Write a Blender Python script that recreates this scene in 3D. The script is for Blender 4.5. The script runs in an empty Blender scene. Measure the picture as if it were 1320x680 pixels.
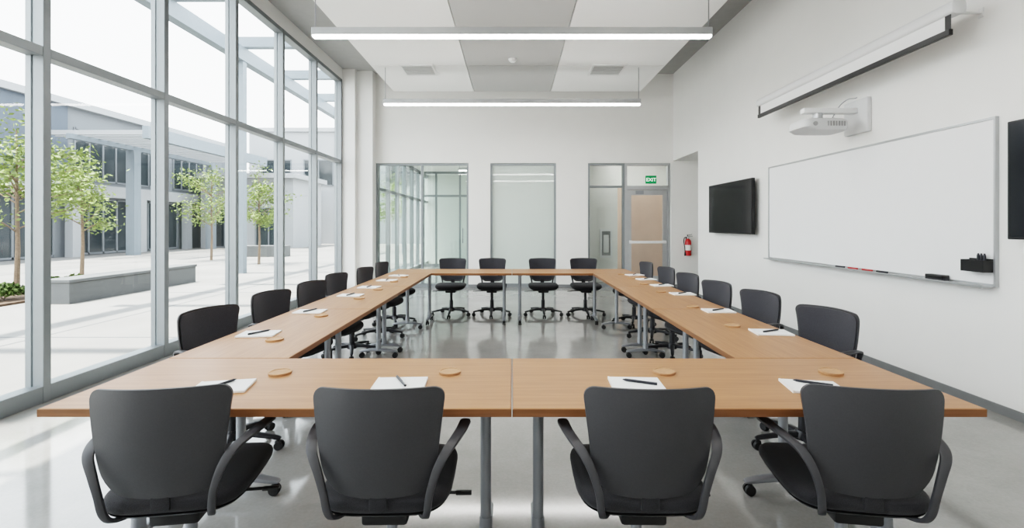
import bpy, bmesh, math, random
from mathutils import Vector, Matrix
random.seed(7)
S = bpy.context.scene
COL = S.collection
PI = math.pi
R = math.radians

# ------------------------------------------------------------------ materials
def mat(name, col, rough=0.5, metal=0.0, var=0.06, scale=8.0, bump=0.0, emis=0.0, spec=0.5, stretch=None, coat=0.0, sheen=0.0):
    m = bpy.data.materials.new(name); m.use_nodes = True
    nt = m.node_tree; b = nt.nodes['Principled BSDF']
    b.inputs['Roughness'].default_value = rough
    b.inputs['Metallic'].default_value = metal
    b.inputs['Specular IOR Level'].default_value = spec
    b.inputs['Coat Weight'].default_value = coat
    b.inputs['Sheen Weight'].default_value = sheen
    tc = nt.nodes.new('ShaderNodeTexCoord'); mp = nt.nodes.new('ShaderNodeMapping')
    if stretch: mp.inputs['Scale'].default_value = stretch
    nz = nt.nodes.new('ShaderNodeTexNoise'); nz.inputs['Scale'].default_value = scale; nz.inputs['Detail'].default_value = 5
    nt.links.new(tc.outputs['Object'], mp.inputs['Vector']); nt.links.new(mp.outputs['Vector'], nz.inputs['Vector'])
    cr = nt.nodes.new('ShaderNodeValToRGB')
    c = Vector(col)
    cr.color_ramp.elements[0].position = 0.3; cr.color_ramp.elements[1].position = 0.7
    cr.color_ramp.elements[0].color = (*[max(0, v*(1-var)) for v in c], 1)
    cr.color_ramp.elements[1].color = (*[min(1, v*(1+var)) for v in c], 1)
    nt.links.new(nz.outputs['Fac'], cr.inputs['Fac']); nt.links.new(cr.outputs['Color'], b.inputs['Base Color'])
    if bump:
        bp = nt.nodes.new('ShaderNodeBump'); bp.inputs['Strength'].default_value = bump; bp.inputs['Distance'].default_value = 0.002
        nt.links.new(nz.outputs['Fac'], bp.inputs['Height']); nt.links.new(bp.outputs['Normal'], b.inputs['Normal'])
    if emis:
        b.inputs['Emission Color'].default_value = (*col, 1); b.inputs['Emission Strength'].default_value = emis
    return m

def glass(name, tint, base=0.04, amp=0.85):
    m = bpy.data.materials.new(name); m.use_nodes = True; nt = m.node_tree
    nt.nodes.clear()
    out = nt.nodes.new('ShaderNodeOutputMaterial'); mx = nt.nodes.new('ShaderNodeMixShader')
    tr = nt.nodes.new('ShaderNodeBsdfTransparent'); tr.inputs['Color'].default_value = (*tint, 1)
    gl = nt.nodes.new('ShaderNodeBsdfGlossy'); gl.inputs['Roughness'].default_value = 0.01
    lw = nt.nodes.new('ShaderNodeLayerWeight'); lw.inputs['Blend'].default_value = 0.5
    pw = nt.nodes.new('ShaderNodeMath'); pw.operation = 'POWER'; pw.inputs[1].default_value = 5
    ma = nt.nodes.new('ShaderNodeMath'); ma.operation = 'MULTIPLY_ADD'; ma.inputs[1].default_value = amp; ma.inputs[2].default_value = base
    nt.links.new(lw.outputs['Facing'], pw.inputs[0]); nt.links.new(pw.outputs[0], ma.inputs[0])
    nt.links.new(ma.outputs[0], mx.inputs['Fac']); nt.links.new(tr.outputs[0], mx.inputs[1]); nt.links.new(gl.outputs[0], mx.inputs[2])
    nt.links.new(mx.outputs[0], out.inputs['Surface'])
    return m

def frosted(name, col):
    m = bpy.data.materials.new(name); m.use_nodes = True; nt = m.node_tree; nt.nodes.clear()
    out = nt.nodes.new('ShaderNodeOutputMaterial')
    d = nt.nodes.new('ShaderNodeBsdfDiffuse'); t = nt.nodes.new('ShaderNodeBsdfTranslucent'); g = nt.nodes.new('ShaderNodeBsdfGlossy')
    nz = nt.nodes.new('ShaderNodeTexNoise'); nz.inputs['Scale'].default_value = 1.5
    cr = nt.nodes.new('ShaderNodeValToRGB')
    cr.color_ramp.elements[0].color = (*[v*.95 for v in col], 1); cr.color_ramp.elements[1].color = (*col, 1)
    nt.links.new(nz.outputs['Fac'], cr.inputs['Fac'])
    nt.links.new(cr.outputs['Color'], d.inputs['Color']); nt.links.new(cr.outputs['Color'], t.inputs['Color'])
    g.inputs['Roughness'].default_value = 0.03
    m1 = nt.nodes.new('ShaderNodeMixShader'); m1.inputs['Fac'].default_value = 0.45
    m2 = nt.nodes.new('ShaderNodeMixShader'); m2.inputs['Fac'].default_value = 0.06
    nt.links.new(d.outputs[0], m1.inputs[1]); nt.links.new(t.outputs[0], m1.inputs[2])
    nt.links.new(m1.outputs[0], m2.inputs[1]); nt.links.new(g.outputs[0], m2.inputs[2]); nt.links.new(m2.outputs[0], out.inputs['Surface'])
    return m

def floor_mat():
    m = bpy.data.materials.new('polished_concrete'); m.use_nodes = True; nt = m.node_tree; b = nt.nodes['Principled BSDF']
    tc = nt.nodes.new('ShaderNodeTexCoord')
    n1 = nt.nodes.new('ShaderNodeTexNoise'); n1.inputs['Scale'].default_value = 1.1; n1.inputs['Detail'].default_value = 9; n1.inputs['Roughness'].default_value = 0.68
    n2 = nt.nodes.new('ShaderNodeTexNoise'); n2.inputs['Scale'].default_value = 60; n2.inputs['Detail'].default_value = 4
    nt.links.new(tc.outputs['Object'], n1.inputs['Vector']); nt.links.new(tc.outputs['Object'], n2.inputs['Vector'])
    cr = nt.nodes.new('ShaderNodeValToRGB')
    cr.color_ramp.elements[0].position = 0.30; cr.color_ramp.elements[0].color = (0.262, 0.256, 0.243, 1)
    cr.color_ramp.elements[1].position = 0.72; cr.color_ramp.elements[1].color = (0.372, 0.365, 0.350, 1)
    nt.links.new(n1.outputs['Fac'], cr.inputs['Fac'])
    mx = nt.nodes.new('ShaderNodeMixRGB'); mx.blend_type = 'OVERLAY'; mx.inputs['Fac'].default_value = 0.12
    nt.links.new(cr.outputs['Color'], mx.inputs['Color1']); nt.links.new(n2.outputs['Fac'], mx.inputs['Color2'])
    nt.links.new(mx.outputs['Color'], b.inputs['Base Color'])
    rr = nt.nodes.new('ShaderNodeMapRange'); rr.inputs['To Min'].default_value = 0.05; rr.inputs['To Max'].default_value = 0.13
    nt.links.new(n1.outputs['Fac'], rr.inputs['Value']); nt.links.new(rr.outputs['Result'], b.inputs['Roughness'])
    b.inputs['Specular IOR Level'].default_value = 1.0
    return m

def wood_mat(name, ca, cb):
    m = bpy.data.materials.new(name); m.use_nodes = True; nt = m.node_tree; b = nt.nodes['Principled BSDF']
    tc = nt.nodes.new('ShaderNodeTexCoord'); mp = nt.nodes.new('ShaderNodeMapping'); mp.inputs['Scale'].default_value = (1.2, 26, 26)
    nz = nt.nodes.new('ShaderNodeTexNoise'); nz.inputs['Scale'].default_value = 2.2; nz.inputs['Detail'].default_value = 7; nz.inputs['Roughness'].default_value = 0.62
    nz.inputs['Distortion'].default_value = 0.6
    cr = nt.nodes.new('ShaderNodeValToRGB')
    cr.color_ramp.elements[0].position = 0.3; cr.color_ramp.elements[0].color = (*ca, 1)
    cr.color_ramp.elements[1].position = 0.7; cr.color_ramp.elements[1].color = (*cb, 1)
    nt.links.new(tc.outputs['Object'], mp.inputs['Vector']); nt.links.new(mp.outputs['Vector'], nz.inputs['Vector'])
    nt.links.new(nz.outputs['Fac'], cr.inputs['Fac']); nt.links.new(cr.outputs['Color'], b.inputs['Base Color'])
    b.inputs['Roughness'].default_value = 0.36; b.inputs['Specular IOR Level'].default_value = 0.32
    return m

M = {}
M['floor'] = floor_mat()
M['wall'] = mat('wall_paint', (0.86, 0.852, 0.832), 0.75, var=0.01, scale=3)
M['wall_far'] = mat('far_wall_paint', (0.84, 0.828, 0.80), 0.75, var=0.01, scale=3)
M['ceil_grey'] = mat('ceiling_grey', (0.40, 0.40, 0.395), 0.9, var=0.03)
M['tile_white'] = mat('acoustic_white', (0.87, 0.87, 0.865), 0.9, var=0.02, scale=80, bump=0.2)
M['tile_grey'] = mat('acoustic_grey', (0.50, 0.50, 0.495), 0.9, var=0.04, scale=80, bump=0.2)
M['alu'] = mat('mullion_aluminium', (0.245, 0.265, 0.275), 0.4, 0.35, var=0.02)
M['glass'] = glass('window_glass', (0.93, 0.97, 0.975))
M['glass_green'] = glass('interior_glass', (0.88, 0.935, 0.915), 0.06)
M['glass_door'] = glass('door_glass', (0.92, 0.94, 0.93), 0.03, 0.5)
M['frost'] = frosted('frosted_glass', (0.77, 0.83, 0.79))
M['base'] = mat('baseboard_grey', (0.19, 0.195, 0.20), 0.6)
M['wood'] = wood_mat('table_laminate', (0.335, 0.158, 0.070), (0.445, 0.225, 0.106))
M['edge'] = wood_mat('table_edge_shade', (0.18, 0.080, 0.034), (0.24, 0.11, 0.05))  # table wood darkened: shade on the edges put into the colour
M['metal'] = mat('grey_metal', (0.30, 0.315, 0.335), 0.38, 0.6, var=0.03)
M['metal_l'] = mat('satin_aluminium', (0.50, 0.51, 0.52), 0.35, 0.7, var=0.03)
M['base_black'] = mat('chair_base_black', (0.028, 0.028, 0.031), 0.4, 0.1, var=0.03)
M['shell'] = mat('charcoal_plastic', (0.046, 0.046, 0.050), 0.45, var=0.06, scale=200, bump=0.10)
M['arm'] = mat('arm_plastic', (0.052, 0.052, 0.057), 0.45, var=0.05)
M['fabric'] = mat('charcoal_fabric', (0.044, 0.044, 0.051), 0.95, var=0.3, scale=350, bump=0.5, sheen=0.15)
M['seat_fabric'] = mat('black_fabric', (0.022, 0.022, 0.025), 0.95, var=0.3, scale=350, bump=0.5, sheen=0.1)
M['black'] = mat('black_plastic', (0.012, 0.012, 0.013), 0.4)
M['rubber'] = mat('black_rubber', (0.018, 0.018, 0.018), 0.6)
M['paper'] = mat('white_paper', (0.86, 0.86, 0.85), 0.8, var=0.01)
M['coaster'] = mat('coaster_wood', (0.47, 0.265, 0.145), 0.6, var=0.1, scale=60)
M['pen'] = mat('pen_black', (0.02, 0.022, 0.03), 0.3)
M['white_plastic'] = mat('white_plastic', (0.80, 0.80, 0.80), 0.4, var=0.01)
M['case_white'] = mat('screen_case_white', (0.70, 0.705, 0.71), 0.4, var=0.01)
M['proj'] = mat('projector_shell', (0.62, 0.625, 0.63), 0.4, var=0.01)
M['vent_grey'] = mat('vent_grey', (0.66, 0.66, 0.66), 0.5, var=0.02)
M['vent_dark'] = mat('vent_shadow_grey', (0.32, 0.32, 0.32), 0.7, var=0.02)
M['board'] = mat('whiteboard_enamel', (0.87, 0.875, 0.88), 0.16, var=0.005)
M['screen'] = mat('tv_screen', (0.012, 0.013, 0.015), 0.12)
M['screen_fab'] = mat('projection_fabric', (0.82, 0.82, 0.82), 0.9, var=0.01)
M['emit'] = mat('lamp_diffuser', (1.0, 0.98, 0.95), 0.5, emis=13.0, var=0.0)
M['red'] = mat('extinguisher_red', (0.55, 0.02, 0.02), 0.3)
M['marker_red'] = mat('marker_red', (0.50, 0.05, 0.05), 0.4)
M['green'] = mat('exit_green', (0.008, 0.20, 0.065), 0.6, emis=0.25, spec=0.1)
M['white_emit'] = mat('exit_letter', (0.80, 0.95, 0.84), 0.5, emis=0.3, var=0)
M['beige'] = mat('beige_panel', (0.66, 0.50, 0.405), 0.6, var=0.05, scale=3)
M['plaza'] = mat('plaza_concrete', (0.20, 0.191, 0.179), 0.8, var=0.16, scale=0.6)
M['planter'] = mat('planter_concrete', (0.115, 0.118, 0.118), 0.85, var=0.06, scale=3)
M['soil'] = mat('soil', (0.08, 0.05, 0.032), 0.95, var=0.3, scale=12)
M['bld'] = mat('facade_panel', (0.155, 0.168, 0.18), 0.7, var=0.03, scale=0.6)
M['bld_w'] = mat('facade_white', (0.30, 0.31, 0.32), 0.7, var=0.02, scale=0.6)
M['siding'] = mat('facade_siding', (0.072, 0.09, 0.115), 0.6, var=0.15, scale=6, stretch=(1, 12, 0.05))
M['dglass'] = mat('dark_glazing', (0.03, 0.038, 0.042), 0.08, var=0.2, scale=0.7, spec=0.5)
M['steel'] = mat('trellis_steel', (0.185, 0.215, 0.24), 0.5, 0.1, var=0.03)
M['leaf'] = mat('leaf_green', (0.145, 0.195, 0.046), 0.6, var=0.45, scale=4)
M['leaf_low'] = mat('low_plant_green', (0.060, 0.090, 0.024), 0.7, var=0.4, scale=6, spec=0.2)
M['bark'] = mat('bark', (0.16, 0.115, 0.08), 0.9, var=0.25, scale=30)
M['gauge'] = mat('label_white', (0.85, 0.84, 0.80), 0.5)
M['cable'] = mat('cable_steel', (0.30, 0.30, 0.31), 0.4, 0.7)

# ------------------------------------------------------------------ mesh builder
class MB:
    def __init__(s): s.bm = bmesh.new()
    def box(s, x0, x1, y0, y1, z0, z1, bev=0.0, seg=2, rot=None, piv=None):
        r = bmesh.ops.create_cube(s.bm, size=1.0); vs = r['verts']
        for v in vs:
            v.co = Vector(((x0+x1)/2+v.co.x*(x1-x0), (y0+y1)/2+v.co.y*(y1-y0), (z0+z1)/2+v.co.z*(z1-z0)))
        if rot is not None:
            p = Vector(piv if piv else ((x0+x1)/2, (y0+y1)/2, (z0+z1)/2))
            for v in vs: v.co = p + rot @ (v.co-p)
        if bev:
            es = list({e for v in vs for e in v.link_edges})
            bmesh.ops.bevel(s.bm, geom=es, offset=bev, segments=seg, affect='EDGES', profile=0.5)
        return s
    def quad(s, a, b, c, d):
        s.bm.faces.new([s.bm.verts.new(p) for p in (a, b, c, d)]); return s
    def cyl(s, p0, p1, r0, r1=None, seg=16):
        r1 = r0 if r1 is None else r1
        p0, p1 = Vector(p0), Vector(p1); d = (p1-p0).normalized()
        a = d.orthogonal().normalized(); b = d.cross(a)
        A = []; B = []
        for i in range(seg):
            t = 2*PI*i/seg; o = a*math.cos(t)+b*math.sin(t)
            A.append(s.bm.verts.new(p0+o*r0)); B.append(s.bm.verts.new(p1+o*r1))
        for i in range(seg):
            j = (i+1) % seg; s.bm.faces.new((A[i], A[j], B[j], B[i]))
        s.bm.faces.new(A[::-1]); s.bm.faces.new(B); return s
    def rings(s, rings, cap=True):
        R_ = [[s.bm.verts.new(p) for p in r] for r in rings]
        n = len(R_[0])
        for a, b in zip(R_, R_[1:]):
            for i in range(n):
                j = (i+1) % n; s.bm.faces.new((a[i], a[j], b[j], b[i]))
        if cap: s.bm.faces.new(R_[0][::-1]); s.bm.faces.new(R_[-1])
        return s
    def lathe(s, prof, c=(0, 0, 0), seg=24):
        c = Vector(c)
        return s.rings([[c+Vector((r*math.cos(2*PI*i/seg), r*math.sin(2*PI*i/seg), z)) for i in range(seg)] for r, z in prof])
    def sweep(s, path, side, w, t, round_=True):
        side = Vector(side).normalized(); path = [Vector(p) for p in path]
        rs = []
        for i, p in enumerate(path):
            d = (path[min(i+1, len(path)-1)]-path[max(i-1, 0)]).normalized()
            sd = (side - d*side.dot(d)).normalized(); n = d.cross(sd)
            wi = w[i] if isinstance(w, (list, tuple)) else w
            ti = t[i] if isinstance(t, (list, tuple)) else t
            ring = []
            for k in range(12):
                a = 2*PI*k/12; ca, sa = math.cos(a), math.sin(a)
                ex = 0.55
                ring.append(p + sd*(wi/2)*math.copysign(abs(ca)**ex, ca) + n*(ti/2)*math.copysign(abs(sa)**ex, sa))
            rs.append(ring)
        return s.rings(rs)
    def tube(s, path, r, seg=10):
        path = [Vector(p) for p in path]; rs = []; a = None
        for i, p in enumerate(path):
            d = (path[min(i+1, len(path)-1)]-path[max(i-1, 0)]).normalized()
            a = d.orthogonal().normalized() if a is None else (a-d*a.dot(d)).normalized()
            b = d.cross(a); ri = r[i] if isinstance(r, (list, tuple)) else r
            rs.append([p+(a*math.cos(2*PI*k/seg)+b*math.sin(2*PI*k/seg))*ri for k in range(seg)])
        return s.rings(rs)
    def build(s, name, m, parent=None, smooth=True, recalc=True):
        if recalc: bmesh.ops.recalc_face_normals(s.bm, faces=s.bm.faces)
        me = bpy.data.meshes.new(name); s.bm.to_mesh(me); s.bm.free()
        if smooth:
            me.shade_smooth(); me.set_sharp_from_angle(angle=R(38))
        me.materials.append(M[m] if isinstance(m, str) else m)
        o = bpy.data.objects.new(name, me); COL.objects.link(o)
        if parent: o.parent = parent
        return o

def spline(pts, n=8):
    pts = [Vector(p) for p in pts]; out = []
    P = [pts[0]]+pts+[pts[-1]]
    for i in range(1, len(P)-2):
        for k in range(n):
            t = k/n; a, b, c, d = P[i-1:i+3]
            out.append(0.5*((2*b)+(c-a)*t+(2*a-5*b+4*c-d)*t*t+(3*b-a-3*c+d)*t**3))
    out.append(pts[-1]); return out

def tag(o, label, cat, group=None):
    o['label'] = label; o['category'] = cat
    if group: o['group'] = group
    return o
def thing(name, label, cat, loc=(0, 0, 0), rotz=0, group=None):
    o = bpy.data.objects.new(name, None); COL.objects.link(o); o.location = loc; o.rotation_euler = (0, 0, rotz)
    return tag(o, label, cat, group)
def struct(o, label=None, cat=None):
    o['kind'] = 'structure'
    if label: o['label'] = label
    if cat: o['category'] = cat
    return o
def dup(root, loc, rotz, label, group=None):
    kids = [c for c in COL.objects if c.parent == root]
    r = root.copy(); COL.objects.link(r); r.location = loc; r.rotation_euler = (0, 0, rotz); r['label'] = label
    if group: r['group'] = group
    for ch in kids:
        gk = [g for g in COL.objects if g.parent == ch]
        c = ch.copy(); COL.objects.link(c); c.parent = r
        for g in gk:
            d = g.copy(); COL.objects.link(d); d.parent = c
    return r

# ------------------------------------------------------------------ camera
EYE = 1.4; F = 610.0
cam = bpy.data.cameras.new('camera'); co = bpy.data.objects.new('camera', cam); COL.objects.link(co)
co.location = (0, 0, EYE); co.rotation_euler = (R(90), 0, 0)
cam.sensor_width = 36; cam.lens = F/1320*36; cam.shift_y = -50/1320; cam.clip_start = 0.05; cam.clip_end = 300
S.camera = co

# ------------------------------------------------------------------ room shell
XL, XR, YF, YN, ZC = -3.69, 3.63, 10.65, -2.0, 4.8
def bstruct(name, boxes, m, label=None, cat=None, bev=0):
    b = MB()
    for q in boxes: b.box(*q, bev=bev)
    return struct(b.build(name, m, smooth=False), label, cat)
bstruct('floor', [(-3.86, 5.3, YN-.15, 17.4, -0.12, 0)], 'floor', 'polished grey concrete floor of the meeting room', 'floor')
bstruct('ceiling', [(-3.86, 5.3, YN-.15, YF+.2, ZC, ZC+.15)], 'ceil_grey', 'grey upper ceiling above the hanging panels', 'ceiling')
bstruct('wall_right', [(XR, XR+.17, YN, 9.23, 0, ZC), (XR, XR+.17, 9.23, YF, 2.85, ZC)], 'wall', 'white right wall carrying whiteboard and screens', 'wall')
OZ = 2.797
bstruct('wall_far', [(-3.07, 5.3, YF, YF+.2, OZ, ZC), (-.978, -.489, YF, YF+.2, 0, OZ), (.995, 1.711, YF, YF+.2, 0, OZ), (3.575, 5.3, YF, YF+.2, 0, OZ)],
        'wall_far', 'white far wall with three glazed openings', 'wall')
bstruct('wall_left', [(-3.86, -3.42, 10.30, YF+.2, 0, ZC), (-3.42, -3.07, 10.42, YF+.2, 0, ZC), (-3.86, XL, YN, 10.30, 4.57, ZC)], 'wall', 'white wall strip and pier around the tall windows', 'wall')
bstruct('wall_near', [(-3.86, 5.3, YN-.15, YN, 0, ZC)], 'wall', 'white wall behind the camera', 'wall')
bstruct('wall_alcove', [(XR+.17, 5.3, 9.05, 9.23, 0, 3.0), (5.15, 5.3, 9.23, YF, 0, 3.0), (XR+.17, 5.3, 9.23, YF, 2.85, 3.0)], 'wall', 'white alcove walls beside the door', 'wall')
bstruct('baseboard_right', [(XR-.012, XR, YN, 9.23, 0, .068)], 'base', 'grey baseboard along the right wall', 'baseboard')
bstruct('baseboard_far', [(-.978, -.489, YF-.012, YF, 0, .068), (.995, 1.711, YF-.012, YF, 0, .068), (3.575, 5.15, YF-.012, YF, 0, .068)], 'base', 'grey baseboard along the far wall', 'baseboard')

# left curtain wall, bay by bay
ys = [3.76+1.3*k for k in range(-4, 6)]
def mull(fr, y, z1=4.57):
    fr.box(XL-.06, XL, y-.032, y+.032, 0.0, z1, bev=.004, seg=1)
    fr.box(XL-.10, XL-.06, y-.022, y+.022, 0.0, z1)
    fr.box(XL-.15, XL-.10, y-.032, y+.032, 0.0, z1, bev=.003, seg=1)
for k in range(9):
    a, b_ = ys[k], ys[k+1]
    fr = MB()
    mull(fr, a)
    if k == 8: mull(fr, b_)
    for z0, z1 in ((0, .13), (2.735, 2.81), (4.50, 4.57)):
        fr.box(XL-.055, XL-.004, a+.032, b_-.032, z0, z1, bev=.003, seg=1)
        fr.box(XL-.145, XL-.055, a+.022, b_-.022, z0+.006, z1-.006)
    f = struct(fr.build('window_%d' % (k+1), 'alu', smooth=False), 'tall aluminium framed courtyard window bay', 'window')
    for z0, z1 in ((.124, 2.741), (2.804, 4.506)):
        MB().quad((XL-.08, a+.022, z0), (XL-.08, b_-.022, z0), (XL-.08, b_-.022, z1), (XL-.08, a+.022, z1)).build('pane', 'glass', f, smooth=False)
bstruct('trim_1', [(-3.86, XL, YN, ys[0]-.033, 0, 4.57)], 'wall')

# far wall glazing
def wframe(name, x0, x1, bars_v=(), bars_h=(), w=.045, m='alu', z1=OZ, y=YF+.04):
    fr = MB()
    fr.box(x0, x0+w, y, y+.1, 0, z1); fr.box(x1-w, x1, y, y+.1, 0, z1)
    fr.box(x0+w, x1-w, y, y+.1, z1-w, z1); fr.box(x0+w, x1-w, y, y+.1, 0, .08)
    for x in bars_v: fr.box(x-w/2, x+w/2, y, y+.1, .08, z1-w)
    for (xa, xb, z) in bars_h: fr.box(xa, xb, y+.005, y+.095, z-w/2, z+w/2)
    return struct(fr.build(name, m, smooth=False))
w = wframe('window_10', -3.07, -.978, bars_v=(-2.03,))
w['label'] = 'clear interior window at the left of the far wall'
for xa, xb in ((-3.03, -2.05), (-2.01, -1.02)):
    MB().quad((xa, YF+.09, .08), (xb, YF+.09, .08), (xb, YF+.09, OZ-.045), (xa, YF+.09, OZ-.045)).build('pane', 'glass_green', w, smooth=False)
w = wframe('window_11', -.489, .995)
w['label'] = 'frosted interior window in the middle of the far wall'
MB().quad((-.445, YF+.09, .08), (.95, YF+.09, .08), (.95, YF+.09, OZ-.045), (-.445, YF+.09, OZ-.045)).build('pane', 'frost', w, smooth=False)
w = wframe('window_12', 1.711, 2.545, bars_h=((1.756, 2.5, 2.27),))
w['label'] = 'sidelight window beside the exit door'
for z0, z1 in ((.08, 2.25), (2.29, OZ-.045)):
    MB().quad((1.756, YF+.09, z0), (2.5, YF+.09, z0), (2.5, YF+.09, z1), (1.756, YF+.09, z1)).build('pane', 'glass_green', w, smooth=False)
# door
fr = MB(); y = YF+.03
fr.box(2.545, 2.60, y, y+.12, 0, OZ); fr.box(3.515, 3.575, y, y+.12, 0, OZ); fr.box(2.60, 3.515, y, y+.12, 2.20, 2.29); fr.box(2.60, 3.515, y, y+.12, OZ-.05, OZ)
d1 = struct(fr.build('door_1', 'metal_l', smooth=False), 'glazed metal exit door with transom in the far wall', 'door')
lf = MB(); y = YF+.06
lf.box(2.605, 2.70, y, y+.045, .01, 2.195); lf.box(3.415, 3.51, y, y+.045, .01, 2.195); lf.box(2.70, 3.415, y, y+.045, 2.08, 2.195); lf.box(2.70, 3.415, y, y+.045, .01, .25)
leaf = lf.build('door_leaf', 'metal_l', d1, smooth=False)
MB().quad((2.70, y+.02, .25), (3.415, y+.02, .25), (3.415, y+.02, 2.08), (2.70, y+.02, 2.08)).build('pane', 'glass_door', leaf, smooth=False)
MB().box(2.64, 3.48, y-.06, y-.03, .99, 1.045, bev=.006).box(2.65, 2.71, y-.04, y, .985, 1.055).box(3.41, 3.47, y-.04, y, .985, 1.055).build('panic_bar', 'white_plastic', leaf)
MB().quad((2.60, YF+.09, 2.29), (3.515, YF+.09, 2.29), (3.515, YF+.09, OZ-.05), (2.60, YF+.09, OZ-.05)).build('transom_pane', 'glass_green', d1, smooth=False)
MB().box(2.80, 2.98, y-.005, y, 2.10, 2.18).build('door_closer', 'metal', leaf)

# room beyond
bstruct('wall_beyond', [(-3.2, 1.2, 17.2, 17.35, 0, 3.2), (1.0, 1.12, YF+.2, 17.2, 0, 3.2)], 'wall', 'white walls of the room beyond the glass', 'wall')
bstruct('wall_corridor', [(1.12, 2.62, 11.75, 11.85, 0, 3.2), (2.62, 4.0, 12.1, 12.2, 2.35, 3.2), (4.0, 4.1, YF+.2, 12.2, 0, 3.2)], 'wall_far', 'white corridor walls behind the exit door', 'wall')
bstruct('wall_wood', [(2.62, 4.0, 12.1, 12.2, 0, 2.35)], 'beige', 'beige panelled corridor wall behind the door', 'wall')
bstruct('ceiling_beyond', [(-3.2, 4.1, YF+.2, 17.35, 3.2, 3.3)], 'wall', 'white ceiling of the room beyond', 'ceiling')
fr = MB(); n = 7
for k in range(n+1):
    yy = YF+.25+k*.93
    fr.box(-3.15, -3.05, yy-.03, yy+.03, 0, 3.2)
fr.box(-3.15, -3.05, YF+.25, 17.2, 0, .1); fr.box(-3.15, -3.05, YF+.25, 17.2, 2.2, 2.27); fr.box(-3.15, -3.05, YF+.25, 17.2, 3.1, 3.2)
w = struct(fr.build('window_13', 'alu', smooth=False), 'window wall of the room beyond', 'window')
MB().quad((-3.1, YF+.25, .1), (-3.1, 17.2, .1), (-3.1, 17.2, 3.1), (-3.1, YF+.25, 3.1)).build('pane', 'glass_green', w, smooth=False)
fr = MB(); yp = 15.9
for x in (-2.55, -1.75, -.75, .25): fr.box(x-.03, x+.03, yp, yp+.08, 0, 3.2)
fr.box(-3.05, 1.0, yp+.01, yp+.07, 2.35, 2.42); fr.box(-3.05, -1.75, yp+.01, yp+.07, 0, .1); fr.box(-.75, 1.0, yp+.01, yp+.07, 0, .1); fr.box(-3.05, 1.0, yp+.01, yp+.07, 3.13, 3.2)
w = struct(fr.build('window_14', 'alu', smooth=False), 'glazed partition at the end of the room beyond', 'window')
MB().quad((-3.05, yp+.04, .1), (1.0, yp+.04, .1), (1.0, yp+.04, 3.13), (-3.05, yp+.04, 3.13)).build('pane', 'glass_green', w, smooth=False)
MB().cyl((-1.65, yp-.05, .8), (-1.65, yp-.05, 1.3), .014).cyl((-1.65, yp+.04, .85), (-1.65, yp-.05, .85), .008).cyl((-1.65, yp+.04, 1.25), (-1.65, yp-.05, 1.25), .008).build('door_handle', 'metal', w)

# ceiling cloud
xs = [-2.40, -.77, .78, 2.60]; rows = [9.57-1.55*k for k in range(8)]
ZK = 4.1
cl = bpy.data.objects.new('ceiling_cloud', None); COL.objects.link(cl); cl.location = (0, 0, ZK); struct(cl, 'suspended acoustic ceiling of white and grey panels', 'ceiling')
for i in range(3):
    b = MB()
    for j in range(7):
        b.box(xs[i]+.005, xs[i+1]-.005, rows[j+1]+.006, rows[j]-.006, 0, .05, bev=.004, seg=1)
    b.build('acoustic_panel', 'tile_grey' if i == 1 else 'tile_white', cl, smooth=False)
b = MB()
for x in (-1.9, -.3, .3, 2.1):
    for yy in (1, 3.5, 6, 8.8): b.cyl((x, yy, .05), (x, yy, ZC-ZK), .006, seg=6)
b.build('hanger', 'cable', cl)

# vents + detector
def vent(px, label):
    c = Vector(((px-660)/F*8.235, 8.235, ZK))
    t = thing('ceiling_vent', label, 'vent', c, 0, 'square ceiling vents')
    b = MB()
    for q in ((-.29, .29, -.29, -.255), (-.29, .29, .255, .29), (-.29, -.255, -.255, .255), (.255, .29, -.255, .255)): b.box(*q, -.016, 0)
    b.build('frame', 'white_plastic', t, smooth=False)
    b = MB()
    for k in range(6):
        yy = -.21+k*.084
        b.box(-.255, .255, yy-.024, yy+.024, -.014, -.011)
    b.build('slats', 'vent_grey', t, smooth=False)
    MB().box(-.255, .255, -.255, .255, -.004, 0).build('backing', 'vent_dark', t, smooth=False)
vent(540, 'square ceiling vent in the left white panel')
vent(782, 'square ceiling vent in the right white panel')
c = Vector((0.01, 7.7, ZK))
t = thing('smoke_detector', 'round white smoke detector on the grey ceiling panel', 'smoke detector', c)
MB().lathe([(.07, 0), (.07, -.015), (.062, -.02)]).build('base', 'white_plastic', t)
MB().lathe([(.055, -.02), (.055, -.035), (.04, -.048), (.015, -.052)]).build('sensor_head', 'white_plastic', t)

# linear lights
def linear(y, z, L, label, top):
    t = thing('linear_light', label, 'light', (0, y, z), 0, 'suspended linear lights')
    h = L/2
    MB().box(-h, h, -.040, .040, -.006, .075, bev=.004, seg=1).box(-h, -h+.012, -.040, .040, -.030, -.006).box(h-.012, h, -.040, .040, -.030, -.006).build('housing', 'metal_l', t, smooth=False)
    MB().box(-h+.013, h-.013, -.038, .038, -.029, -.0065, bev=.005).build('diffuser', 'emit', t, smooth=False)
    for s in (-1, 1):
        MB().cyl((s*(h-.03), 0, .075), (s*(h-.03), 0, top-z), .006, seg=8).lathe([(.03, top-z-.02), (.03, top-z)], (s*(h-.03), 0, 0), 12).build('suspension_rod', 'cable', t)
    return t
dn = 2.1*F/247; df = 2.1*F/158
linear(dn, 3.48, 514*dn/F, 'long suspended linear light nearer the camera, at top of view', ZC)
linear(df, 3.48, 331*df/F, 'long suspended linear light nearer the far wall', ZC)
linear(2.2, 3.48, 4.36, 'added linear fill light overhead, just out of view', ZC)  # unseen lamp, added to raise the fill in the room
linear(-.75, 3.48, 4.36, 'added linear fill light behind the camera', ZC)  # also added for fill, never in view
t = linear(14.2, 3.05, 2.4, 'linear light in the room seen through the far glass', 3.2); t.location.x = -.4
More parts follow.
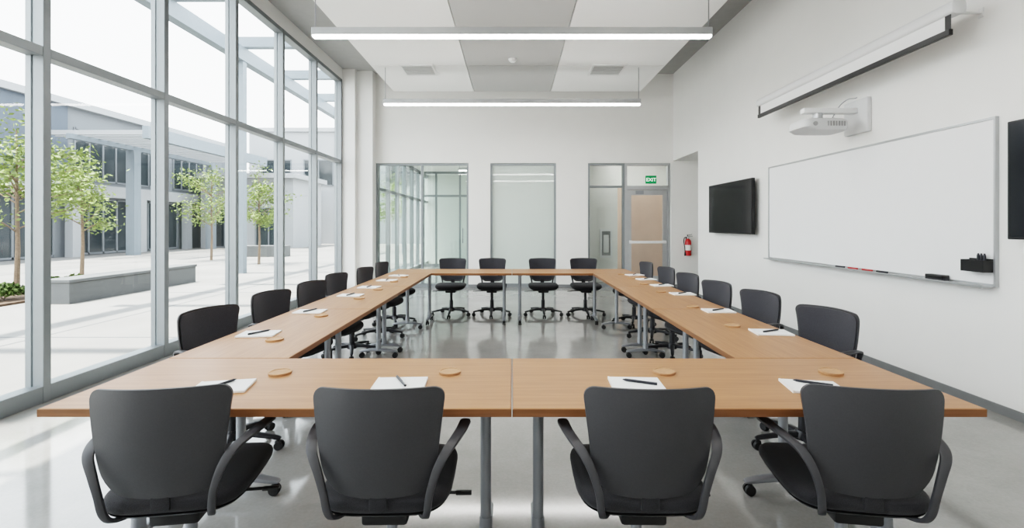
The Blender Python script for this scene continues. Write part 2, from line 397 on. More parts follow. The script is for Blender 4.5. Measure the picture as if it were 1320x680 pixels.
t = linear(11.3, 3.0, 1.2, 'short linear light in the corridor behind the exit door', 3.2); t.location.x = 3.0

# ------------------------------------------------------------------ chair
def panel(W, z0, z1, rT, rB, yf, t, taper=.92, bow=.02, na=6, nz=8, nu=16, pillow=0.0):
    prof = []
    for k in range(na): a = PI/2*k/na; prof.append((z0+rB*(1-math.cos(a)), W-rB+rB*math.sin(a)))
    for k in range(nz+1): prof.append((z0+rB+(z1-rT-z0-rB)*k/nz, W))
    for k in range(1, na+1): a = PI/2*k/na; prof.append((z1-rT+rT*math.sin(a), W-rT+rT*math.cos(a)))
    b = MB(); bm = b.bm; A = []; B = []
    for z, hw in prof:
        v = (z-z0)/(z1-z0); hw *= taper+(1-taper)*min(1, v*1.02)**.85
        ra, rb = [], []
        for i in range(nu+1):
            u = -1+2*i/nu; x = u*hw
            zz = z-bow*(1-(x/W)**2)*(1-v)**2 + .008*(1-(x/W)**2)*v
            y0 = yf(x, zz)
            e = max(abs(u), abs(2*v-1)); tt = t+pillow*(1-e**4)
            ra.append(bm.verts.new((x, y0, zz))); rb.append(bm.verts.new((x, y0+tt, zz)))
        A.append(ra); B.append(rb)
    n = len(A)
    for j in range(n-1):
        for i in range(nu):
            bm.faces.new((A[j][i], A[j][i+1], A[j+1][i+1], A[j+1][i])); bm.faces.new((B[j][i+1], B[j][i], B[j+1][i], B[j+1][i+1]))
        bm.faces.new((A[j][0], A[j+1][0], B[j+1][0], B[j][0])); bm.faces.new((A[j][nu], B[j][nu], B[j+1][nu], A[j+1][nu]))
    for i in range(nu):
        bm.faces.new((A[0][i], B[0][i], B[0][i+1], A[0][i+1])); bm.faces.new((A[-1][i], A[-1][i+1], B[-1][i+1], B[-1][i]))
    return b
def seat_shape(hw, hd, cy, prof, n=40, ex=4.2, drop=.022):
    rs = []
    for s_, z in prof:
        r = []
        for i in range(n):
            a = 2*PI*i/n; ca, sa = math.cos(a), math.sin(a)
            x = hw*s_*math.copysign(abs(ca)**(2/ex), ca); y_ = hd*s_*math.copysign(abs(sa)**(2/ex), sa)
            zz = z - drop*max(0, (y_-.1)/.135)**2
            r.append((x, cy+y_, zz))
        rs.append(r)
    return MB().rings(rs)

def make_chair():
    t = thing('swivel_chair', 'charcoal swivel armchair', 'chair', (0, 0, 0), 0, 'charcoal swivel armchairs around the tables')
    yf = lambda x, z: -.216-.15*(z-.53)+1.4*x*x*(0.8+.4*(z-.53)) + .55*(z-.66)**2
    bk = panel(.220, .526, .867, .040, .080, yf, .010, taper=.80, bow=.024).build('backrest', 'shell', t)
    panel(.205, .552, .854, .038, .068, lambda x, z: yf(x, z)+.0105, .006, pillow=.011, taper=.80, bow=.020).build('back_pad', 'fabric', bk)
    Z = .014
    seat_shape(.230, .232, .040, [(.02, .425+Z), (.86, .425+Z), (.95, .430+Z), (.99, .442+Z), (1.0, .456+Z), (.985, .468+Z), (.945, .476+Z), (.8, .480+Z), (.4, .481+Z), (.02, .481+Z)]).build('seat', 'seat_fabric', t)
    seat_shape(.218, .222, .040, [(.02, .402+Z), (.7, .402+Z), (.95, .414+Z), (1.0, .4245+Z), (.02, .4246+Z)]).build('seat_pan', 'black', t)
    for s in (-1, 1):
        p = spline([(s*.12, -.12, .421), (s*.150, -.178, .431), (s*.162, -.206, .466), (s*.172, -.214, .53), (s*.193, -.208, .598), (s*.219, -.186, .645), (s*.242, -.132, .662), (s*.260, -.05, .666), (s*.270, .04, .665)], 6)
        n = len(p); w = [.028]*n; th = [.014]*n
        for k in range(n):
            f = k/(n-1); w[k] = .025+.019*max(0, f-.4)/.6
        w[-1] = .024; th[-1] = .008; w[-2] = .036
        MB().sweep(p, (s, 0.0, .0), w, th).build('armrest', 'arm', t)
    MB().box(-.03, .03, -.1985, -.187, .46, .53, bev=.004).build('back_bracket', 'seat_fabric', t)
    MB().box(-.08, .08, -.12, .11, .362, .416, bev=.012).build('tilt_mechanism', 'black', t)
    MB().cyl((.06, .04, .390), (.25, .05, .382), .006, seg=8).box(.23, .29, .038, .062, .377, .387, bev=.003).build('height_lever', 'black', t)
    MB().lathe([(.02, .10), (.02, .366), (.024, .367)], seg=16).lathe([(.03, .10), (.028, .24), (.022, .245)], seg=16).build('gas_column', 'metal', t)
    MB().lathe([(.03, .065), (.052, .07), (.055, .10), (.04, .125), (.02, .127)], seg=20).build('hub', 'metal', t)
    for k in range(5):
        a = R(90+72*k); d = Vector((math.cos(a), math.sin(a), 0)); sd = Vector((-d.y, d.x, 0))
        MB().sweep([d*.035+Vector((0, 0, .098)), d*.12+Vector((0, 0, .098)), d*.22+Vector((0, 0, .084)), d*.285+Vector((0, 0, .074)), d*.30+Vector((0, 0, .072))],
                   sd, [.05, .045, .036, .032, .02], [.036, .032, .026, .022, .014]).build('base_leg', 'metal', t)
        c = d*.285
        b = MB()
        for q in (-1, 1):
            b.cyl(c+sd*(q*.007)+Vector((0, 0, .028))+d*.006, c+sd*(q*.024)+Vector((0, 0, .028))+d*.006, .028, .025, 16)
        b.cyl(c+Vector((0, 0, .03)), c+Vector((0, 0, .066)), .008, seg=8)
        b.box(c.x-.016, c.x+.016, c.y-.016, c.y+.016, .04, .058, bev=.005)
        b.build('caster', 'rubber', t)
    return t
chair0 = make_chair(); used = [False]
def chair(x, y, rz, label, spin=0.0, dark=False):
    if not used[0]:
        used[0] = True; o = chair0; o.location = (x, y, 0); o.rotation_euler.z = rz; o['label'] = label
    else: o = dup(chair0, (x, y, 0), rz, label)
    for c in COL.objects:
        if c.parent == o:
            if c.name.startswith('base_leg') or c.name.startswith('caster'): c.rotation_euler = (0, 0, spin)
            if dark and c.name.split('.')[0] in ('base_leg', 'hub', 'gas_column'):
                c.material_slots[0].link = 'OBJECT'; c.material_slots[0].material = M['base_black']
    return o
ordn = ['nearest the camera', 'second from the camera', 'third from the camera', 'fourth from the camera', 'fifth from the camera', 'farthest from the camera']
chair(-1.185, 1.75, R(8), 'charcoal swivel chair seen from behind, leftmost in the front row', R(10))
chair(-.443, 1.75, R(1), 'charcoal swivel chair seen from behind, second from left in front row', R(36))
chair(.458, 1.75, R(-1), 'charcoal swivel chair seen from behind, third from left in front row', R(36))
chair(1.217, 1.75, R(-8), 'charcoal swivel chair seen from behind, rightmost in the front row', R(-10))
for lst, side in (([(-1.985, 3.03, 17), (-1.98, 3.79, 14), (-1.94, 4.45, 13), (-1.98, 5.18, 12), (-1.90, 5.92, 10), (-1.92, 6.76, 9)], 'window'),
                  ([(2.06, 3.03, 17), (2.04, 3.79, 14), (1.98, 4.45, 13), (1.98, 5.18, 12), (1.99, 5.92, 10), (1.98, 6.76, 9)], 'whiteboard')):
    for i, (x, d, a) in enumerate(lst):
        sg = 1 if x < 0 else -1
        ox = x+sg*.25*math.cos(R(a)); oy = d-.25*math.sin(R(a))
        chair(ox, oy, sg*R(-90-a), 'charcoal swivel chair on the %s side of the tables, %s' % (side, ordn[i]), sg*R(a), True)
for i, (x, n) in enumerate(((-.945, 'leftmost'), (-.312, 'second from left'), (.483, 'third from left'), (1.14, 'rightmost'))):
    chair(x, 7.36, R(180), 'charcoal swivel chair facing the camera behind the far table, '+n, R(0), True)

# ------------------------------------------------------------------ tables
def make_table(L, D, fl=.25, ins=(.11, .11)):
    t = thing('training_table', 'table', 'table', (0, 0, 0), 0, 'wood topped training tables')
    h = L/2-.002; q = D/2-.001
    MB().box(-h+.002, h-.002, -q+.002, q-.002, .712, .74, bev=.002, seg=1).build('tabletop', 'wood', t, smooth=False)
    MB().box(-h, h, -q, -q+.002, .711, .738).box(-h, h, q-.002, q, .711, .738).box(-h, -h+.002, -q, q, .711, .738).box(h-.002, h, -q, q, .711, .738).build('edge_shade', 'edge', t, smooth=False)  # thin strips carrying the painted shade of the tabletop sides
    for s in (-1, 1):
        x = s*(h-ins[0 if s < 0 else 1])
        lg = MB().cyl((x, 0, .085), (x, 0, .69), .023, seg=20).cyl((x, 0, .085), (x, 0, .16), .029, .026, seg=20).build('leg', 'metal', t)
        MB().box(x-.03, x+.03, -D*.36, D*.36, .69, .711, bev=.004, seg=1).build('top_bracket', 'metal', lg, smooth=False)
        MB().sweep([(x, -fl, .068), (x, -fl+.02, .072), (x, -.1, .084), (x, 0, .09), (x, .1, .084), (x, fl-.02, .072), (x, fl, .068)], (1, 0, 0), [.03, .045, .052, .056, .052, .045, .03], [.012, .02, .028, .032, .028, .02, .012]).build('foot', 'metal', lg)
        for e in (-1, 1):
            b = MB(); yy = e*(fl-.025)
            for g in (-1, 1): b.cyl((x+g*.006, yy, .028), (x+g*.02, yy, .028), .028, .026, 16)
            b.cyl((x, yy, .03), (x, yy, .07), .009, seg=8); b.build('caster', 'rubber', lg)
    MB().box(-h+ins[0]+.09, h-ins[1]-.09, -.02, .02, .675, .71, bev=.003, seg=1).build('cross_rail', 'metal', t, smooth=False)
    return t
tf = make_table(1.71, .65); tf.location = (-.855, 2.025, 0); tf['label'] = 'wood topped table at front left, behind the two left front chairs'
dup(tf, (.855, 2.025, 0), 0, 'wood topped table at front right, behind the two right front chairs')
tr = make_table(1.71, .65, .20, (.52, .11)); tr.location = (-.855, 6.815, 0); tr['label'] = 'wood topped table at far left, in front of two far chairs'
dup(tr, (.855, 6.815, 0), PI, 'wood topped table at far right, in front of two far chairs')
ts = make_table(1.38, .60, .20); L3 = (6.49-2.35)/3
nm = ['nearest the camera', 'in the middle', 'farthest from the camera']
for i in range(3):
    y = 2.35+L3*(i+.5)
    lab = 'wood topped table on the window side, '+nm[i]
    if i == 0: ts.location = (-1.41, y, 0); ts.rotation_euler.z = R(90); ts['label'] = lab
    else: dup(ts, (-1.41, y, 0), R(90), lab)
for i in range(3): dup(ts, (1.41, 2.35+L3*(i+.5), 0), R(90), 'wood topped table on the whiteboard side, '+nm[i])

# ------------------------------------------------------------------ pads, pens, coasters
TZ = .74
pad0 = MB().box(-.105, .105, -.075, .075, 0, .010, bev=.0015, seg=1).build('notepad', 'paper', smooth=False); tag(pad0, 'x', 'notepad', 'white notepads on the tables')
pad_edge = MB().box(-.1055, -.098, -.0755, .0755, .0, .0106).build('binding', 'gauge', pad0, smooth=False)
pen0 = MB().cyl((-.068, 0, .0055), (.06, 0, .0055), .0052, seg=10).cyl((.06, 0, .0055), (.072, 0, .0055), .005, .0012, seg=10).build('pen', 'pen'); tag(pen0, 'x', 'pen', 'black pens on the notepads')
MB().box(-.066, -.03, -.0014, .0014, .0105, .012).box(-.068, -.064, -.0014, .0014, .008, .012).build('clip', 'metal_l', pen0, smooth=False)
co0 = MB().lathe([(.047, 0), (.0485, .002), (.0485, .009), (.046, .010), (.042, .010), (.041, .0075), (.002, .0075)], seg=40).build('coaster', 'coaster'); tag(co0, 'x', 'coaster', 'round wooden coasters on the tables')
first = [True]
def setting(px, py, prot, penoff, penrot, cx, cy, where):
    def pos(x_, y_):
        d = (EYE-TZ)*F/(y_-290); return Vector(((x_-660)/F*d, d, TZ))
    p = pos(px, py); c = pos(cx, cy)
    q = Vector((p.x+penoff[0], p.y+penoff[1], TZ+.0106))
    items = ((pad0, p, prot, 'white notepad '+where), (pen0, q, penrot, 'black pen on the notepad '+where), (co0, c, 0, 'round tan coaster '+where))
    for o, l, rz, lab in items:
        if first[0]: o.location = l; o.rotation_euler = (0, 0, rz); o['label'] = lab
        else: dup(o, l, rz, lab)
    first[0] = False
fr_ = ['in front of the leftmost front chair', 'in front of the second front chair from left', 'in front of the third front chair from left', 'in front of the rightmost front chair']
setting(287, 500, R(12), (-.01, .0), R(68), 361, 481, fr_[0])
setting(516, 496, R(3), (.0, .01), R(118), 580, 480, fr_[1])
setting(820, 496, R(-3), (.015, -.005), R(155), 856, 480, fr_[2])
setting(1049, 500, R(-10), (.01, .02), R(150), 1071, 480, fr_[3])
Lp = [(334, 431, 354, 438), (400, 402, 414, 407), (452, 381, 463, 384.5), (476, 370.5, 487, 373), (499, 361.5, 508, 363), (514, 355.5, 521, 357)]
Rp = [(994, 429, 944, 420), (926, 401, 893, 395.5), (880, 379, 852, 376), (853, 368, 830, 366), (833, 360, 814, 358.5), (818, 354.5, 801, 353.5)]
for i, (a, b_, c_, d_) in enumerate(Lp): setting(a, b_, R(6-4*i), (.0, .0), R(60+9*i), c_, d_, 'on the window side tables, '+ordn[i])
for i, (a, b_, c_, d_) in enumerate(Rp): setting(a, b_, R(-6+4*i), (.0, .0), R(25+7*i), c_, d_, 'on the whiteboard side tables, '+ordn[i])

# ------------------------------------------------------------------ right wall objects
def tv(y0, y1, z0, z1, label):
    yc = (y0+y1)/2; zc = (z0+z1)/2; hw = (y1-y0)/2; hh = (z1-z0)/2
    t = thing('television', label, 'television', (XR, yc, zc), 0, 'black wall mounted televisions')
    MB().box(-.125, -.075, -hw, hw, -hh, hh, bev=.006).box(-.076, -.045, -hw*.7, hw*.7, -hh*.7, hh*.6, bev=.01).build('housing', 'black', t, smooth=False)
    MB().box(-.1262, -.1245, -hw+.012, hw-.012, -hh+.018, hh-.012).build('screen', 'screen', t, smooth=False)
    MB().box(-.046, 0, -.25, .25, -.12, .12, bev=.004).build('wall_mount', 'metal', t, smooth=False)
tv(6.92, 8.43, 1.265, 2.095, 'large black television near the far end of the right wall')
tv(1.85, 3.35, 1.30, 2.13, 'black television cut off at the right edge of the view')

# whiteboard
y0, y1, z0, z1 = 3.525, 6.65, .937, 2.212
t = thing('whiteboard', 'long white marker board with thin frame on the right wall', 'whiteboard', (XR, (y0+y1)/2, z0))
hw = (y1-y0)/2; H = z1-z0
MB().box(-.022, -.0, -hw+.015, hw-.015, .015, H-.015).build('panel', 'board', t, smooth=False)
MB().box(-.03, 0, -hw, -hw+.014, 0, H).box(-.03, 0, hw-.014, hw, 0, H).box(-.03, 0, -hw+.014, hw-.014, 0, .02).box(-.03, 0, -hw+.014, hw-.014, H-.018, H).build('frame', 'metal_l', t, smooth=False)
MB().box(-.105, -.03, -hw+.02, hw-.02, -.005, .006).box(-.108, -.103, -hw+.02, hw-.02, -.008, .010, bev=.002).build('marker_tray', 'metal_l', t, smooth=False)
TRZ = z0+.006
def marker(y, m, label):
    o = MB().cyl((0, -.06, .0095), (0, .03, .0095), .0093, seg=12).cyl((0, .03, .0095), (0, .06, .0095), .0095, seg=12).build('marker', m)
    o.location = (XR-.08, y, TRZ+.0002); o.rotation_euler.z = R(4); tag(o, label, 'marker', 'markers on the whiteboard tray')
marker(5.12, 'pen', 'black marker on the whiteboard tray, beside the red one')
marker(4.93, 'marker_red', 'red marker lying on the whiteboard tray, farther from the eraser')
marker(4.73, 'marker_red', 'second red marker on the whiteboard tray, nearer the eraser')
marker(4.54, 'pen', 'black marker on the whiteboard tray, nearest the eraser')
t = thing('eraser', 'black felt eraser on the whiteboard tray', 'eraser', (XR-.067, 3.97, TRZ))
MB().box(-.032, .032, -.08, .08, .014, .045, bev=.006).build('body', 'black', t); MB().box(-.03, .03, -.078, .078, 0, .014).build('felt', 'fabric', t, smooth=False)
t = thing('pen_holder', 'black pen holder fixed to the near lower corner of the whiteboard', 'pen holder', (XR-.03, 3.63, 1.045))
MB().box(-.075, 0, -.09, .09, 0, .006).box(-.075, -.07, -.09, .09, .006, .09).box(-.006, 0, -.09, .09, .006, .1).box(-.07, -.006, -.09, -.085, .006, .09).box(-.07, -.006, .085, .09, .006, .09).box(-.07, -.006, -.003, .003, .006, .09).build('cup', 'black', t, smooth=False)
for k, yy in enumerate((-.06, -.035, -.012)):
    p = MB().cyl((0, 0, 0), (0, 0, .12), .009, seg=12).cyl((0, 0, .12), (0, 0, .135), .008, .005, seg=12).build('marker', 'pen')
    p.location = (XR-.065, 3.63+yy, 1.0515); tag(p, 'black marker standing in the pen holder, %s' % ('nearest the camera', 'middle one', 'farthest from the camera')[k], 'marker', 'markers in the pen holder')

# projection screen
ya, yb = 3.54, 6.39; xc = 3.35
t = thing('projection_screen', 'white roll-up projection screen above the whiteboard, slightly lowered', 'projection screen', (xc, (ya+yb)/2, 3.04))
hw = (yb-ya)/2
b = MB()
def ringat(yy, r):
    q = []
    for k in range(24):
        a = 2*PI*k/24; ca, sa = math.cos(a), math.sin(a)
        q.append((r*math.copysign(abs(ca)**.6, ca), yy, r*math.copysign(abs(sa)**.6, sa)))
    return q
b.rings([ringat(-hw, .048), ringat(-hw+.004, .054), ringat(hw-.004, .054), ringat(hw, .048)]); b.build('case', 'case_white', t)
MB().box(-.0365, -.0345, -hw+.05, hw-.05, -.16, -.045).build('fabric', 'screen_fab', t, smooth=False)
MB().box(-.039, -.0365, -hw+.03, -hw+.08, -.17, -.045).box(-.039, -.0365, hw-.08, hw-.03, -.17, -.045).build('black_border', 'black', t, smooth=False)
MB().box(-.052, -.020, -hw+.03, hw-.03, -.205, -.158, bev=.005).build('bottom_bar', 'black', t, smooth=False)
for s in (-1, 1):
    yc = s*(hw-.12)
    MB().box(.045, XR-xc, yc-.010, yc+.010, -.008, .008).box(XR-xc-.006, XR-xc, yc-.02, yc+.02, -.035, .035).build('wall_bracket', 'white_plastic', t, smooth=False)

# projector
t = thing('projector', 'white short throw projector on a wall arm above the whiteboard', 'projector', (XR, 4.94, 2.36))
MB().box(-.05, 0, -.17, .17, -.01, .34, bev=.012).build('wall_plate', 'case_white', t)
MB().box(-.60, -.045, -.04, .04, .20, .255, bev=.008).build('arm', 'white_plastic', t)
MB().cyl((-.44, 0, .12), (-.44, 0, .205), .045, seg=20).box(-.56, -.32, -.09, .09, .125, .14, bev=.004).build('mount_plate', 'metal_l', t)
rs = []
for z, sx, sy, ox in ((.0, .18, .13, .03), (.008, .202, .155, .02), (.040, .228, .172, 0), (.088, .228, .172, 0), (.115, .218, .16, 0), (.125, .20, .14, 0)):
    r = []
    for k in range(40):
        a = 2*PI*(k+.5)/40; ca, sa = math.cos(a), math.sin(a)
        r.append((-.44+ox+sx*math.copysign(abs(ca)**.32, ca), sy*math.copysign(abs(sa)**.32, sa), z))
    rs.append(r)
body = MB().rings(rs).build('body', 'proj', t)
b = MB()
for k in range(7): b.box(-.45+k*.028, -.437+k*.028, -.176, -.162, .042, .09)
b.build('vent_grille', 'vent_dark', body, smooth=False)
MB().cyl((-.57, -.162, .065), (-.57, -.176, .065), .024, .022, 24).build('lens', 'vent_dark', body)
MB().tube(spline([(-.30, .02, .115), (-.25, .02, .20), (-.18, .03, .30), (-.10, .03, .36), (-.03, .03, .37), (-.006, .03, .38)], 6), .004).build('cable', 'metal', t)

# fire extinguisher on the alcove wall
t = thing('fire_extinguisher', 'red fire extinguisher hanging in the alcove beside the door', 'fire extinguisher', (3.93, YF-.085, .72))
MB().lathe([(.055, 0), (.066, .01), (.068, .03), (.068, .30), (.06, .34), (.035, .37), (.02, .38)], seg=24).build('cylinder', 'red', t)
MB().lathe([(.0695, .12), (.0695, .24)], seg=24).build('label', 'gauge', t)
MB().lathe([(.02, .38), (.024, .385), (.024, .42), (.012, .425)], seg=16).build('valve', 'metal_l', t)
MB().box(-.015, .1, -.012, .012, .43, .44, bev=.003).box(-.015, .09, -.012, .012, .46, .468, rot=Matrix.Rotation(R(-12), 3, 'Y')).box(-.018, -.004, -.012, .012, .42, .47).build('handle', 'black', t, smooth=False)
MB().tube(spline([(-.02, 0, .40), (-.08, -.01, .40), (-.10, -.02, .32), (-.085, -.03, .18), (-.078, -.03, .06)], 6), .01).cyl((-.078, -.03, .08), (-.075, -.03, 0.0), .014, .022).build('hose', 'black', t)
MB().box(-.03, .03, .066, .085, .1, .42).build('wall_bracket', 'metal', t, smooth=False)

# exit sign
t = thing('exit_sign', 'small green EXIT sign in the transom above the door', 'sign', (3.13, YF+.03, 2.335))
MB().box(-.12, .12, -.03, 0, 0, .18, bev=.004, seg=1).build('panel', 'green', t, smooth=False)
MB().box(-.03, .03, 0, .055, .0, .06).build('mount', 'metal', t, smooth=False)
cu = bpy.data.curves.new('exit_text', 'FONT'); cu.body = 'EXIT'; cu.size = .11; cu.extrude = .002; cu.align_x = 'CENTER'; cu.offset = .002
tmp = bpy.data.objects.new('tmp', cu); COL.objects.link(tmp); bpy.context.view_layer.update()
me = bpy.data.meshes.new_from_object(tmp.evaluated_get(bpy.context.evaluated_depsgraph_get())); bpy.data.objects.remove(tmp)
me.materials.clear(); me.materials.append(M['white_emit'])
o = bpy.data.objects.new('lettering', me); COL.objects.link(o); o.parent = t; o.location = (0, -.031, .052); o.rotation_euler = (R(90), 0, 0)

# cabinet behind the sidelight
t = thing('fire_cabinet', 'white wall cabinet seen through the sidelight beside the door', 'cabinet', (2.33, 11.75, .60))
MB().box(-.15, -.11, -.06, 0, 0, .70).box(.11, .15, -.06, 0, 0, .70).box(-.11, .11, -.06, 0, .65, .70).box(-.11, .11, -.06, 0, 0, .05).build('frame', 'white_plastic', t, smooth=False)
MB().box(-.11, .11, -.012, 0, .05, .65).build('back_panel', 'vent_dark', t, smooth=False)
MB().box(-.065, .065, -.055, -.012, .12, .56, bev=.015).build('hose_reel', 'white_plastic', t)

# ------------------------------------------------------------------ outside
GZ = -.02
b = MB(); b.box(-70, -3.86, -12, 70, -.3, GZ)
struct(b.build('plaza', 'plaza', smooth=False), 'pale concrete courtyard paving outside the windows', 'paving')
b = MB()
for x in (-6.0, -10.9, -14.5): b.box(x-.02, x+.02, -5, 35, GZ-.01, GZ+.002)
for yy in range(2, 34, 4): b.box(-19.5, -3.9, yy-.02, yy+.02, GZ-.01, GZ+.002)
struct(b.build('trim_2', 'planter', smooth=False), 'joint lines in the courtyard paving')
t = thing('planter_bench', 'long low grey concrete bench wall in the courtyard', 'bench', (-8.2, 10.2, GZ))
MB().box(-.25, .25, -1.7, 1.7, 0, .38, bev=.01).build('body', 'planter', t, smooth=False)
MB().box(-.27, .27, -1.72, 1.72, .38, .44, bev=.01).build('coping', 'planter', t, smooth=False)
t = MB().box(-10.8, -8.9, 7.6, 10.6, GZ, GZ+.04).build('planting_bed', 'soil', smooth=False); tag(t, 'brown planting bed around the left courtyard tree', 'planting bed')
t = thing('concrete_block_bench', 'low concrete block bench farther out in the courtyard', 'bench', (-11.5, 21.5, GZ))
MB().box(-1.3, 1.3, -.3, .3, 0, .5, bev=.02).build('body', 'planter', t, smooth=False)

def leafq(bm, rnd, c, s, flat=.6):
    u = Vector((rnd.uniform(-1, 1), rnd.uniform(-1, 1), rnd.uniform(-flat, flat))).normalized(); v = u.orthogonal().normalized()
    v = Matrix.Rotation(rnd.uniform(0, 6.28), 3, u) @ v
    bm.faces.new([bm.verts.new(q) for q in (c-u*s*1.6, c+v*s*.7, c+u*s*1.6, c-v*s*.7)])
def tree(x, y, h, cr, label, seed, dens=46, z=GZ):
    rnd = random.Random(seed)
    t = thing('courtyard_tree', label, 'tree', (x, y, z), 0, 'young trees in the courtyard')
    b = MB(); b.tube([(0, 0, 0), (.02, .01, h*.25), (-.01, .02, h*.5), (0, 0, h*.9)], [.05, .038, .03, .01], 8)
    tips = []
    for k in range(18):
        a = rnd.uniform(0, 2*PI); zz = h*rnd.uniform(.34, .74); L = cr*rnd.uniform(.4, 1.0)
        p0 = Vector((0, 0, zz)); p1 = p0+Vector((math.cos(a)*L*.55, math.sin(a)*L*.55, L*.35)); p2 = p0+Vector((math.cos(a)*L, math.sin(a)*L, L*.6*rnd.uniform(.4, 1.3)))
        b.tube([p0, p1, p2], [.016, .010, .004], 5); tips += [p2, p1, (p1+p2)/2]
    tips += [Vector((0, 0, h*.8)), Vector((0, 0, h*.9)), Vector((0, 0, h*.97))]
    b.build('trunk', 'bark', t)
    b = MB()
    for p in tips:
        for _ in range(dens):
            leafq(b.bm, rnd, p+Vector((rnd.gauss(0, .17), rnd.gauss(0, .17), rnd.gauss(0, .11)))*cr, rnd.uniform(.024, .046))
    b.build('foliage', 'leaf', t, smooth=False, recalc=False)
tree(-9.95, 9.5, 3.65, 1.1, 'young green tree at the left edge, in the planting bed', 1, 42, GZ+.045)
tree(-12.0, 13.2, 3.5, .98, 'young green tree behind the long bench wall', 2, 38)
tree(-12.2, 19.2, 3.8, 1.25, 'young tree in the courtyard seen through the third window', 3, 36)
tree(-9.2, 17.2, 3.6, 1.0, 'young tree in the courtyard seen through the fourth window', 4, 42)
tree(-6.6, 25.5, 4.2, 1.3, 'young tree outside, seen through the glass of the room beyond', 5, 42)
def shrub(x, y, h, r, label, seed, z, name='low_plant', group='low plants in the courtyard'):
    rnd = random.Random(seed)
    t = thing(name, label, 'plant', (x, y, z), 0, group)
    b = MB()
    for k in range(9):
        a = rnd.uniform(0, 6.28); b.tube([(0, 0, 0.001), (math.cos(a)*r*.4, math.sin(a)*r*.4, h*.6), (math.cos(a)*r*.8, math.sin(a)*r*.8, h*rnd.uniform(.7, 1))], [.004, .004, .002], 5)
    b.build('stems', 'bark', t)
    b = MB()
    for _ in range(700):
        a = rnd.uniform(0, 6.28); q = r*math.sqrt(rnd.random())
        leafq(b.bm, rnd, Vector((math.cos(a)*q, math.sin(a)*q, .07+h*(.1+.85*rnd.random()*(1-.5*(q/r)**2)))), rnd.uniform(.02, .035), 1.2)
    b.build('foliage', 'leaf_low', t, smooth=False, recalc=False)
    return t
shrub(-9.35, 8.7, .26, .3, 'low green plant at the near corner of the planting bed', 11, GZ+.044)
shrub(-9.3, 9.55, .28, .32, 'low green plant in the planting bed, right of the tree trunk', 12, GZ+.044)
shrub(-9.45, 10.25, .26, .28, 'low green plant at the far end of the planting bed', 13, GZ+.044)

def bwin(parent, axis, plane, a0, a1, z0, z1, nm=3):
    f = MB(); p = MB()
    def bx(B, u0, u1, w0, w1, d0, d1):
        if axis == 'X': B.box(plane+d0, plane+d1, u0, u1, w0, w1)
        else: B.box(u0, u1, plane-d1, plane-d0, w0, w1)
    bx(f, a0, a1, z1-.08, z1, 0, .06); bx(f, a0, a1, z0, z0+.08, 0, .06)
    for k in range(nm+1):
        u = a0+(a1-a0)*k/nm; bx(f, u-.04, u+.04, z0, z1, 0, .06)
    fo = f.build('window', 'bld', parent, smooth=False)
    bx(p, a0, a1, z0+.08, z1-.08, .005, .02); p.build('pane', 'dglass', fo, smooth=False)
bw = thing('courtyard_building', 'two storey building with dark windows across the courtyard', 'building', (0, 0, GZ))
MB().box(-28, -20, 6, 34, 0, 6.9).build('wall', 'bld', bw, smooth=False)
MB().box(-28.2, -19.7, 5.8, 34.2, 6.75, 7.05).build('parapet', 'bld_w', bw, smooth=False)
MB().box(-20, -19.4, 6, 34, 2.75, 3.3).build('floor_band', 'bld_w', bw, smooth=False)
MB().box(-20, -19.9, 8, 21.2, 3.3, 6.75).build('siding', 'siding', bw, smooth=False)
for a0, a1, n in ((21.6, 24.6, 4), (25.3, 27.4, 3), (27.9, 30.6, 4)): bwin(bw, 'X', -20, a0, a1, 3.5, 5.9, n)
for a0, a1, n in ((15.5, 20.6, 6), (21.5, 24.7, 4), (25.2, 28.2, 4)): bwin(bw, 'X', -20, a0, a1, 0.05, 2.7, n)
for yy in (21.1, 24.95, 28.5): MB().box(-19.75, -19.4, yy-.2, yy+.2, 0, 2.75).build('column', 'bld_w', bw, smooth=False)
pv = thing('pavilion', 'white single storey pavilion beyond the courtyard trees', 'building', (0, 0, GZ))
MB().box(-19.2, -13.5, 29.2, 33.5, 0, 4.3).build('wall', 'bld_w', pv, smooth=False); MB().box(-19.35, -13.2, 28.8, 33.8, 4.3, 4.6).build('roof', 'bld_w', pv, smooth=False)
bwin(pv, 'Y', 29.2, -18.6, -16.8, 0.05, 2.5, 2); bwin(pv, 'Y', 29.2, -15.8, -14.2, .05, 2.5, 2)
bn = thing('end_building', 'pale two storey building closing the far end of the courtyard', 'building', (0, 0, GZ))
MB().box(-20, 8, 36, 44, 0, 8.5).build('wall', 'bld_w', bn, smooth=False); MB().box(-20.2, 8.2, 35.8, 44, 8.5, 8.8).build('parapet', 'bld_w', bn, smooth=False)
for k in range(4): bwin(bn, 'Y', 36, -19+k*3.2, -16.8+k*3.2, 4.4, 6.4, 2)
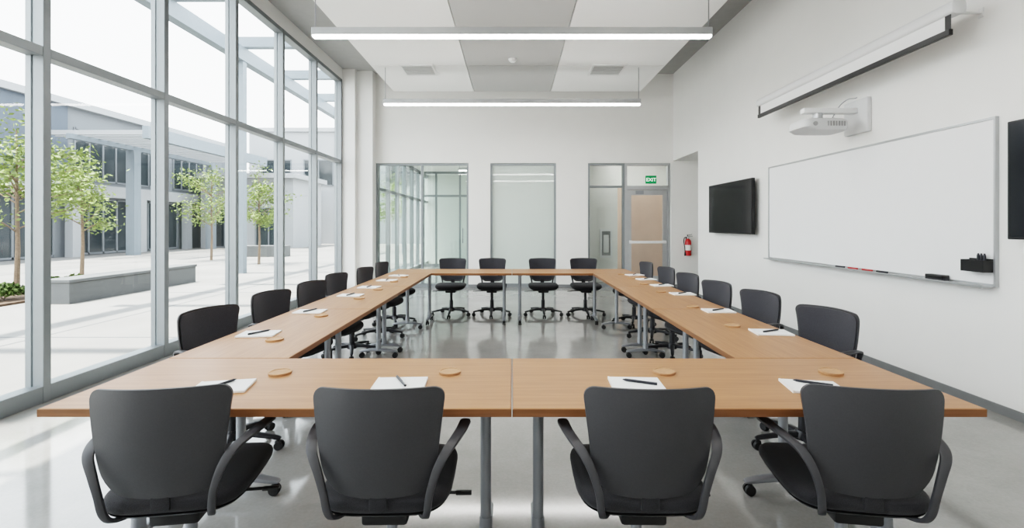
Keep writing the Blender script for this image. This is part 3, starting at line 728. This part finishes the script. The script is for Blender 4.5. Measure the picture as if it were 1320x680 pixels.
# pergola in front of the building
pg = thing('pergola', 'pale slatted pergola canopy in front of the courtyard building', 'pergola', (0, 0, GZ))
b = MB()
for k in range(19): b.box(-19.3, -14.8, 19.5+k*.48, 19.62+k*.48, 5.15, 5.34)
b.build('slats', 'bld_w', pg, smooth=False)
MB().box(-15.0, -14.75, 19.2, 28.5, 4.95, 5.45).box(-18.1, -17.9, 19.2, 28.5, 4.95, 5.15).build('beam', 'steel', pg, smooth=False)
for yy in (22.5, 28.3): MB().box(-18.2, -17.8, yy-.2, yy+.2, 0, 4.95).build('post', 'steel', pg, smooth=False)
# near trellis
st = thing('steel_trellis', 'pale steel overhead trellis just outside the upper windows', 'trellis', (0, 0, GZ))
for x in (-8.0, -5.2): MB().box(x-.13, x+.13, 3.0, 24, 6.25, 6.65).build('beam', 'steel', st, smooth=False)
for yy in (5.0, 8.0, 11.0, 14.0, 17.0, 20.0, 23.0): MB().box(-8.6, -4.4, yy-.11, yy+.11, 6.65, 6.95).build('cross_beam', 'steel', st, smooth=False)
for yy in (14.0, 22.8): MB().box(-8.1, -7.9, yy-.1, yy+.1, 0, 6.25).build('post', 'steel', st, smooth=False)
for yy in (3.2, 22.8): MB().box(-5.28, -5.12, yy-.08, yy+.08, 0, 6.25).build('post', 'steel', st, smooth=False)

# ------------------------------------------------------------------ light
wd = bpy.data.worlds.new('sky'); S.world = wd; wd.use_nodes = True; nt = wd.node_tree
bg = nt.nodes['Background']; tc = nt.nodes.new('ShaderNodeTexCoord'); sp = nt.nodes.new('ShaderNodeSeparateXYZ'); cr = nt.nodes.new('ShaderNodeValToRGB')
cr.color_ramp.elements[0].position = 0.0; cr.color_ramp.elements[0].color = (1, 1, 1, 1)
cr.color_ramp.elements[1].position = 1.0; cr.color_ramp.elements[1].color = (.82, .91, 1, 1)
nt.links.new(tc.outputs['Generated'], sp.inputs[0]); nt.links.new(sp.outputs['Z'], cr.inputs['Fac']); nt.links.new(cr.outputs['Color'], bg.inputs['Color'])
bg.inputs['Strength'].default_value = 2.5
sl = bpy.data.lights.new('sun', 'SUN'); sl.energy = 7.0; sl.angle = R(1.2); sl.color = (1, .95, .87)
so = bpy.data.objects.new('sun', sl); COL.objects.link(so); so.location = (-10, 0, 20)
so.rotation_euler = Vector((.23, .05, -.97)).to_track_quat('-Z', 'Y').to_euler()
S.view_settings.view_transform = 'Filmic'
S.view_settings.look = 'High Contrast'
S.view_settings.exposure = 1.12
